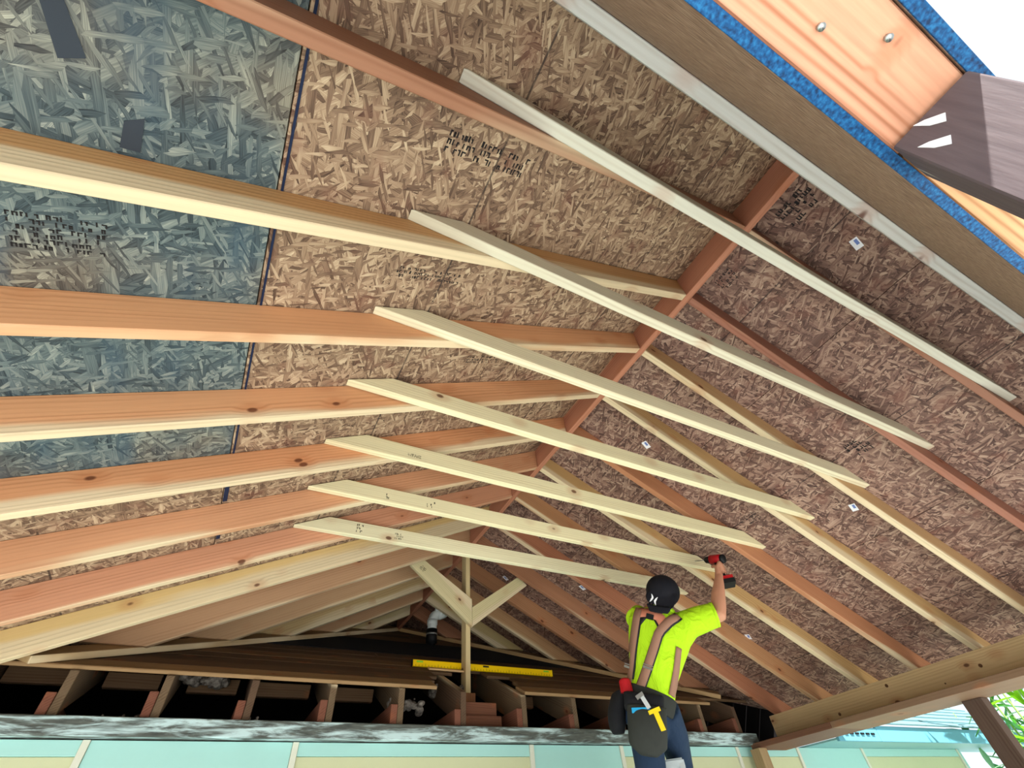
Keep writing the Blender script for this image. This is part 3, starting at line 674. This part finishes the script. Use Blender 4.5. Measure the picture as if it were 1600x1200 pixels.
# left arm, reaching forward to steady the tie
bm_tube(bm, [sp(.385, -.15, .02), W(.0, .10, 1.12), W(.01, .22, 1.13), W(.03, .24, 1.14), W(.09, .31, 1.22), W(.15, .38, 1.28)], [.055, .055, .046, .043, .038, .027], 14)
bm_loft(bm, [(W(.15, .38, 1.27), RT * .026, FW * .016), (W(.165, .395, 1.31), RT * .040, FW * .015), (W(.178, .405, 1.345), RT * .040, FW * .013)], 12)
for k in range(4):
    o_ = -.030 + .020 * k; ln = (.9, 1.0, .95, .78)[k]
    bm_tube(bm, [W(.176 + o_, .405, 1.335), W(.184 + o_ * 1.1, .412, 1.335 + .040 * ln), W(.19 + o_ * 1.15, .424, 1.335 + .068 * ln), W(.195 + o_ * 1.15, .440, 1.335 + .086 * ln)], [.0105, .010, .009, .0075], 8)
bm_tube(bm, [W(.135, .385, 1.285), W(.115, .395, 1.315), W(.108, .41, 1.34), W(.112, .425, 1.358)], [.013, .012, .010, .008], 8)
# legs under the jeans
LL = [W(-.115, -.01, .60), W(-.135, -.04, .42), W(-.165, -.03, .13), W(-.170, -.05, -.10), W(-.172, -.07, -.24)]
RL = [W(-.005, .01, .58), W(.028, .10, .44), W(.045, .235, .27), W(.022, .20, .02), W(.015, .17, -.02)]
RL = [W(-.005, .01, .58), W(.014, .14, .48), W(.012, .31, .38), W(-.02, .33, .10), W(-.02, .30, .02)]
bm_tube(bm, LL, [.07, .065, .05, .042, .034], 14); bm_tube(bm, RL, [.07, .065, .05, .042, .034], 14)
body = fin('body', bm, SKIN, person); remesh(body, .0058, 2)
for s in (-1, 1):
    bm = bmesh.new(); bm_ell(bm, hd_(.030 * s, .083, .004), HR * .012, HF * .010, HU * .009, 10); fin('eye', bm, PAPER, body)
# shirt
bm = bmesh.new()
bm_loft(bm, [(sp(t), LAT * (a + .004), FW * (b + .004)) for t, a, b in prof[:-1] if t > -.05], 24)
bm_tube(bm, [sp(.36, .12), W(.27, .0, .985), W(.36, .0, 1.0), W(.455, .0, 1.012)], [.075, .085, .078, .070], 18)
bm_tube(bm, [sp(.385, -.12), sp(.40, -.155, .02), W(.0, .10, 1.12), W(.01, .18, 1.125)], [.065, .068, .066, .060], 16)
bm_tube(bm, [sp(.455), sp(.50)], [.082, .070], 18)
shirt = fin('shirt', bm, SHIRT, person); remesh(shirt, .008, 5); shirt['label'] = 'neon yellow-green work shirt'
bm = bmesh.new()
bm_loft(bm, [(sp(.478, 0, -.004), LAT * .084, FW * .080), (sp(.505, 0, -.004), LAT * .074, FW * .070)], 22); fin('collar', bm, SHIRT, shirt)
bm = bmesh.new(); bm_tube(bm, [W(.445, 0, 1.0118), W(.462, 0, 1.0125)], [.0715, .0715], 20); fin('cuff', bm, SHIRT, shirt)
# jeans
bm = bmesh.new()
bm_loft(bm, [(sp(-.17), LAT * .120, FW * .10), (sp(-.10), LAT * .134, FW * .108), (sp(0), LAT * .130, FW * .105)], 22)
bm_tube(bm, LL[:-1] + [W(-.172, -.06, -.20)], [.094, .086, .066, .056, .054], 16)
bm_tube(bm, RL[:-1] + [W(-.02, .31, .04)], [.094, .084, .072, .060, .056], 16)
jeans = fin('jeans', bm, JEANS, person); remesh(jeans, .009, 4); jeans['label'] = 'dark blue jeans'
for q, (p, d) in enumerate(((W(-.172, -.07, -.26), FW), (W(-.02, .30, -.005), FW))):
    bm = bmesh.new(); bm_loft(bm, [(p - d * .07 - UP * .02, RT * .036, UP * .035), (p - d * .02, RT * .044, UP * .055), (p + d * .06 - UP * .012, RT * .046, UP * .042), (p + d * .15 - UP * .03, RT * .044, UP * .026), (p + d * .19 - UP * .035, RT * .026, UP * .018)], 14)
    o = fin('boot', bm, plain('brown_boot', (92, 66, 44), .7), person); remesh(o, .008, 2)
# cap
bm = bmesh.new()
bm_ell(bm, hd_(0, -.004, .030), HR * .108, HF * .112, HU * .100, 20)
bm_loft(bm, [(hd_(0, -.06, .0), HR * .100, HU * .065), (hd_(-.004, -.105, -.02), HR * .096, HU * .050 + HF * .012), (hd_(-.012, -.135, -.065), HR * .084, HU * .006 + HF * .012), (hd_(-.018, -.150, -.108), HR * .056, HU * .004 + HF * .010)], 18)
cap = fin('cap', bm, CAPM, person); remesh(cap, .006, 3); cap['label'] = 'black cap worn backward with a white emblem'
bm = bmesh.new(); bm_ell(bm, hd_(0, -.03, -.045), HR * .066, HF * .065, HU * .035, 14); fin('hair', bm, plain('dark_hair', (34, 26, 22), .8), person)
# emblem on the cap: two white hooked strokes, sunk onto the cloth
from mathutils.bvhtree import BVHTree
def snap(o, p, d):
    inv = o.matrix_world.inverted(); q, nn, i, ds = o.data_bvh.ray_cast(inv @ p, inv.to_3x3() @ d)
    return (o.matrix_world @ q, (o.matrix_world.to_3x3() @ nn).normalized()) if q else (None, None)
class SnapObj: pass
bpy.context.view_layer.update()
so = SnapObj(); so.matrix_world = cap.matrix_world.copy(); b_ = bmesh.new(); b_.from_mesh(cap.data); so.data_bvh = BVHTree.FromBMesh(b_)
ec = W(.118, -.30, 1.128); eu = (UP * .9 + RT * .42).normalized(); er = (RT * .9 - UP * .42).normalized()
bm = bmesh.new()
for s in (-1, 1):
    rows = []
    for k in range(9):
        t_ = -1 + k / 4
        cx = s * (.0085 + .010 * t_ * t_ + (.003 if t_ * s > 0 else 0)); cy = .026 * t_ - s * .006
        hw = .005 * (1 - abs(t_) ** 2.2) + .001
        r_ = []
        for m_ in (-1, 1):
            q, nn = snap(so, ec + er * (cx + m_ * hw) + eu * cy, FW)
            if q is None: q = ec + er * (cx + m_ * hw) + eu * cy + FW * .16; nn = -FW
            r_.append((q + nn * .0022, q - nn * .001))
        rows.append(r_)
    vs = [[[bm.verts.new(p) for p in pr_] for pr_ in r_] for r_ in rows]
    for a, b in zip(vs, vs[1:]):
        bm.faces.new((a[0][0], a[1][0], b[1][0], b[0][0])); bm.faces.new((a[0][1], b[0][1], b[1][1], a[1][1]))
        bm.faces.new((a[0][0], b[0][0], b[0][1], a[0][1])); bm.faces.new((a[1][0], a[1][1], b[1][1], b[1][0]))
fin('emblem', bm, PAPER, cap, False)
# braces (suspenders), laid on the back of the shirt
b_ = bmesh.new(); b_.from_mesh(shirt.data); ss = SnapObj(); ss.matrix_world = shirt.matrix_world.copy(); ss.data_bvh = BVHTree.FromBMesh(b_)
def onback(l, t, lift=.006, src=None):
    p = sp(t, l, -.5); q, nn = snap(ss, p, FW)
    if q is None:
        k = .9
        while q is None and k > .2: q, nn = snap(ss, sp(t, l * k, -.5), FW); k -= .1
        if q is None: q, nn = sp(t, l, 0), -FW
    return q + (-FW * .7 + nn * .5).normalized() * lift
def strap(name, path, wd, mat, parent, lift=.006, th=.006, n=14):
    pts = []
    for i in range(n + 1):
        u = i / n * (len(path) - 1); j = min(int(u), len(path) - 2); k = u - j
        pts.append((path[j][0] * (1 - k) + path[j + 1][0] * k, path[j][1] * (1 - k) + path[j + 1][1] * k))
    bm = bmesh.new(); rows = []
    for i, (l, t) in enumerate(pts):
        a = pts[max(i - 1, 0)]; b = pts[min(i + 1, n)]; dl, dt = b[0] - a[0], b[1] - a[1]; ll = math.hypot(dl, dt) or 1
        nl, nt = -dt / ll * wd / 2, dl / ll * wd / 2
        rows.append([(onback(l + nl * m_, t + nt * m_, lift), onback(l + nl * m_, t + nt * m_, lift - th)) for m_ in (-1, 0, 1)])
    vs = [[[bm.verts.new(p) for p in x] for x in r] for r in rows]
    for a, b in zip(vs, vs[1:]):
        for c in (0, 1):
            bm.faces.new((a[c][0], a[c + 1][0], b[c + 1][0], b[c][0])); bm.faces.new((a[c][1], b[c][1], b[c + 1][1], a[c + 1][1]))
        bm.faces.new((a[0][0], b[0][0], b[0][1], a[0][1])); bm.faces.new((a[2][0], a[2][1], b[2][1], b[2][0]))
    for r in (vs[0], vs[-1]): bm.faces.new((r[0][0], r[1][0], r[2][0], r[2][1], r[1][1], r[0][1]))
    return fin(name, bm, mat, parent)
sus = empty('suspenders', sp(.2, 0, -.12)); sus.parent = person; sus.matrix_parent_inverse = person.matrix_basis.inverted(); bpy.context.view_layer.update()
def subl(o):
    return o
strap('trim_edge', [(-.135, .455), (-.130, .33), (-.128, .198), (-.118, .04)], .056, BLK, sus, .0055)
strap('strap', [(-.138, .455), (-.135, .33), (-.132, .198), (-.122, .02)], .046, STRAP, sus, .009)
strap('trim_edge', [(.106, .462), (.060, .40), (.012, .32), (-.004, .22), (-.028, .09), (-.046, .0)], .056, BLK, sus, .0055)
strap('strap', [(.100, .462), (.054, .40), (.008, .32), (-.006, .22), (-.030, .09), (-.048, -.01)], .046, STRAP, sus, .010)
strap('trim_edge', [(-.115, .345), (-.08, .405), (-.03, .405), (.015, .35), (.01, .30)], .030, BLK, sus, .005)
strap('yoke', [(-.125, .41), (-.06, .425), (.0, .41), (.035, .37)], .060, YOKE, sus, .0075)
strap('strap', [(.128, .28), (.127, .16), (.118, .03)], .030, STRAP, sus, .008)
for l, t in ((-.130, .10), (-.020, .115)):
    c = onback(l, t, .012); mw = frame(c, LAT, SPN); bm = bmesh.new(); bm_box(bm, (-.028, -.006, -.002), (.028, .006, .002), mw); bm_box(bm, (-.028, .012, -.002), (.028, .017, .002), mw); fin('buckle', bm, STEEL, sus, False)
c = onback(-.055, .395, .012); mw = frame(c, LAT, SPN); bm = bmesh.new(); bm_box(bm, (-.022, -.018, -.003), (.022, .014, .003), mw); fin('clip', bm, BLK, sus, False)
# tool belt
tb = empty('tool_belt', sp(-.03, 0, -.12)); tb.parent = person; tb.matrix_parent_inverse = person.matrix_basis.inverted()
bpy.context.view_layer.update()
bm = bmesh.new(); bm_loft(bm, [(sp(-.075), LAT * .145, FW * .118), (sp(-.07), LAT * .150, FW * .122), (sp(.015), LAT * .146, FW * .119), (sp(.02), LAT * .140, FW * .114)], 28); fin('belt', bm, BELTM, tb)
def pouch(name, c0, lat, upv, fwd, w0, w1, h, d, mat):
    bm = bmesh.new()
    rings = []
    for k in range(7):
        t_ = k / 6; ww = (w0 + (w1 - w0) * t_) * (1 if t_ < .75 else math.sqrt(max(.05, 1 - ((t_ - .75) / .28) ** 2))); dd = d * (.55 + .6 * math.sin(math.pi * min(1, t_ * .75 + .1)))
        rings.append((c0 - upv * (h * t_) - fwd * dd * .5, lat * ww, fwd * dd * .62))
    bm_loft(bm, rings, 18); o = fin(name, bm, mat, tb); remesh(o, .008, 2); return o
PU = (UP * .95 + RT * .22).normalized(); PL = (RT * .95 - UP * .22).normalized()
pouch('pouch', W(-.085, -.145, .575), PL, PU, FW, .105, .098, .215, .075, BELTM)
pouch('pouch', W(-.085, -.120, .640), PL, PU, FW, .112, .105, .11, .060, BELTB)
pouch('side_pouch', W(-.205, -.01, .690), (FW * .8 - RT * .5).normalized(), PU, (RT * .8 + FW * .5).normalized(), .075, .060, .20, .07, BELTB)
for s, f, z in ((-.14, -.172, .60), (-.03, -.172, .58), (-.09, -.178, .555)):
    bm = bmesh.new(); bm_ell(bm, W(s, f, z), RT * .004, FW * .003, UP * .004, 8); fin('rivet', bm, STEEL, tb)
# things carried in the belt
def tool(name, bm, mat, label, cat): return tag(fin(name, bm, mat, None, False), label, cat)
bm = bmesh.new(); mw = frame(W(-.115, -.214, .556), (RT * .97 - UP * .10), (UP * .97 + RT * .1)); bm_box(bm, (-.05, -.016, -.003), (.045, .008, .003), mw); bm_box(bm, (-.03, -.05, -.003), (.02, -.016, .003), mw)
tool('layout_square', bm, plain('cyan_plastic', (40, 160, 210), .4), 'cyan square sticking out of the worker\'s back pouch', 'tool')
bm = bmesh.new(); mw = frame(W(-.118, -.214, .523), (RT * .9 + UP * .3), (UP * .9 - RT * .3)); bm_box(bm, (-.035, -.014, -.006), (.03, .012, .006), mw)
tool('marker', bm, plain('orange_plastic', (240, 92, 44), .4), 'orange tool tucked in the worker\'s back pouch', 'tool')
kn = empty('utility_knife', W(-.05, -.20, .55)); tag(kn, 'yellow and grey knife standing in the worker\'s back pouch', 'knife')
kd = (UP * .93 - RT * .38).normalized(); kl = (RT * .93 + UP * .38).normalized()
mw = frame(W(-.068, -.214, .545), kl, kd)
bm = bmesh.new(); bm_box(bm, (-.011, .01, -.006), (.011, .075, .006), mw); fin('blade_body', bm, ALU, kn, False)
bm = bmesh.new(); bm_box(bm, (-.030, .070, -.007), (.014, .090, .007), mw); fin('tip', bm, STEEL, kn, False)
mw2 = frame(W(-.045, -.222, .535), (RT * .97 + UP * .2), (UP * .97 - RT * .2))
bm = bmesh.new(); bm_box(bm, (-.035, -.004, -.007), (.030, .014, .007), mw2); bm_box(bm, (-.012, -.085, -.009), (.014, -.004, .009), mw2); fin('handle', bm, plain('yellow_plastic', (244, 210, 30), .4), kn, False)
bm = bmesh.new(); bm_tube(bm, [W(-.175, -.095, .665), W(-.175, -.095, .72)], [.036, .034], 14); bm_ell(bm, W(-.175, -.095, .72), RT * .034, FW * .034, UP * .018, 12)
tool('tape_measure', bm, RED, 'red tool on the worker\'s left hip above the dark pouch', 'tool')
# drill in the right hand
dr0 = empty('cordless_drill', W(HX, HFd, 1.40)); tag(dr0, 'red and black cordless drill in the worker\'s raised hand', 'drill')
DD = Vector((-.05, .93, .36)).normalized()   # points up into the face of the tie
hc = W(HX, HFd, 1.432)
bm = bmesh.new(); bm_tube(bm, [hc - DD * .062, hc - DD * .055, hc + DD * .03], [.024, .032, .032], 18); fin('motor_housing', bm, RED, dr0)
bm = bmesh.new(); bm_tube(bm, [hc - DD * .080, hc - DD * .074, hc - DD * .058], [.022, .030, .030], 18); fin('end_cap', bm, BLK, dr0)
bm = bmesh.new(); bm_tube(bm, [hc + DD * .03, hc + DD * .045, hc + DD * .072, hc + DD * .085], [.028, .024, .022, .012], 16); fin('chuck', bm, BLK, dr0)
ty = Y0 + SP * 5 + dyt[5] - T - .001
bm = bmesh.new(); bm_tube(bm, [hc + DD * .08, hc + DD * ((ty + .004 - hc.y) / DD.y)], .0035, 8); fin('bit', bm, STEEL, dr0)
bm = bmesh.new(); bm_tube(bm, [hc - UP * .01 - DD * .01, W(HX, HFd, 1.36), W(HX + .012, HFd - .01, 1.285)], [.021, .019, .020], 14); fin('grip', bm, BLK, dr0)
mw = frame(W(HX + .020, HFd - .01, 1.268), RT, FW); bm = bmesh.new(); bm_box(bm, (-.030, -.05, -.002), (.040, .05, .020), mw); o = fin('battery_mount', bm, RED, dr0, False)
bm = bmesh.new(); bm_box(bm, (-.034, -.054, -.030), (.044, .052, -.002), mw); o = fin('battery', bm, BLK, dr0, False)
# stepladder
ld = empty('stepladder', W(-.06, .16, -H)); tag(ld, 'pale aluminium stepladder under the worker\'s feet', 'ladder')
def rail(a, b, wx, wy):
    a = Vector(a); b = Vector(b); d = (b - a); mw = frame(a, d, RT); bm = bmesh.new(); L = d.length
    bm_box(bm, (0, -wx, -wy), (L, wx, wy), mw); return bm
top = .345
for s in (-1, 1):
    fin('rail', rail(W(-.06 + s * .235, -.12, -H), W(-.10 + s * .118, .09, top), .012, .035), ALU, ld, False)
    fin('rear_leg', rail(W(-.06 + s * .235, .85, -H), W(-.10 + s * .10, .17, top), .012, .022), ALU, ld, False)
for k in range(1, 6):
    z = -H + k * .32; t_ = (z + H) / (top + H); hw = .235 - .125 * t_; f = -.12 + .21 * t_
    bm = bmesh.new(); mw = frame(W(-.06, f, z), RT, FW); bm_box(bm, (-hw, -.035, -.012), (hw, .045, .012), mw); fin('step', bm, ALU, ld, False)
bm = bmesh.new(); mw = frame(W(-.10, .13, top), RT, FW); bm_box(bm, (-.135, -.075, -.02), (.135, .085, .025), mw); bmesh.ops.bevel(bm, geom=list(bm.edges), offset=.008, segments=2, affect='EDGES'); fin('top_cap', bm, plain('ladder_top', (196, 204, 204), .5), ld, False)

# ------------------------------------------------------------------ leafy plants outside on the right
def leafmat(c):
    t = NT('leaf', .5); t.b.inputs['Base Color'].default_value = (*lin(c), 1)
    tr = t.n('ShaderNodeBsdfTranslucent', i={'Color': (*lin(c), 1)}); mx = t.n('ShaderNodeMixShader', i={0: .45, 1: t.b.outputs[0], 2: tr.outputs[0]})
    t.t.links.new(mx.outputs[0], t.t.nodes['Material Output'].inputs[0]); return t.m
LM = [leafmat((112, 168, 24)), leafmat((64, 136, 36)), leafmat((140, 186, 140)), leafmat((84, 150, 92))]
leafm = []
for k in range(4):
    bm = bmesh.new(); L = .26; n = 5
    prev = None
    for j in range(n + 1):
        t_ = j / n; wd = .026 * math.sin(math.pi * min(1, t_ * .93 + .07)) + .001; zz = -.05 * t_ * t_
        row = [bm.verts.new((L * t_, -wd, zz + .006)), bm.verts.new((L * t_, 0, zz)), bm.verts.new((L * t_, wd, zz + .006))]
        if prev:
            for q in (0, 1): bm.faces.new((prev[q], prev[q + 1], row[q + 1], row[q]))
        prev = row
    me = bpy.data.meshes.new('leaf'); bm.to_mesh(me); bm.free(); me.materials.append(LM[k]); leafm.append(me)
STEM = plain('cane_green', (120, 160, 70), .5)
for pi, (x, y, hh, lab) in enumerate(((5.6, 1.55, 3.4, 'leafy cane plant just outside, right of the dark eave post'), (6.4, 2.3, 3.1, 'leafy cane plant seen left of the dark eave post'), (6.6, 1.4, 3.6, 'taller leafy cane plant farther out on the right'), (7.6, 2.1, 3.5, 'leafy cane plant at the far corner of the house'), (5.9, 1.0, 3.5, 'leafy cane plant at the right edge of the picture'), (7.4, 1.5, 3.9, 'tallest leafy cane plant behind the others'), (7.55, 2.75, 2.5, 'low leafy cane plant against the end of the mint wall'))):
    r = random.Random(50 + pi); pt = empty('cane_plant', (x, y, 0)); tag(pt, lab, 'plant', 'leafy canes outside')
    for s in range(7):
        bx, by = x + r.uniform(-.2, .2), y + r.uniform(-.2, .2); tx, ty = bx + r.uniform(-.3, .3), by + r.uniform(-.3, .3)
        bm = bmesh.new(); bm_tube(bm, [(bx, by, 0), ((bx + tx) / 2, (by + ty) / 2, hh * .55), (tx, ty, hh)], [.012, .01, .004], 6); fin('cane', bm, STEM, pt)
        for q in range(18):
            t_ = r.uniform(.45, 1); p = Vector((bx + (tx - bx) * t_, by + (ty - by) * t_, hh * t_))
            az = r.uniform(0, 6.283); el = r.uniform(-.9, .5)
            d = Vector((math.cos(az) * math.cos(el), math.sin(az) * math.cos(el), math.sin(el)))
            mw = frame(p, d, Vector((-math.sin(az), math.cos(az), r.uniform(-.6, .6)))); 
            mw = mw @ Matrix.Scale(r.uniform(.8, 1.35), 4)
            link('leaf', r.choice(leafm), None, pt, mw)
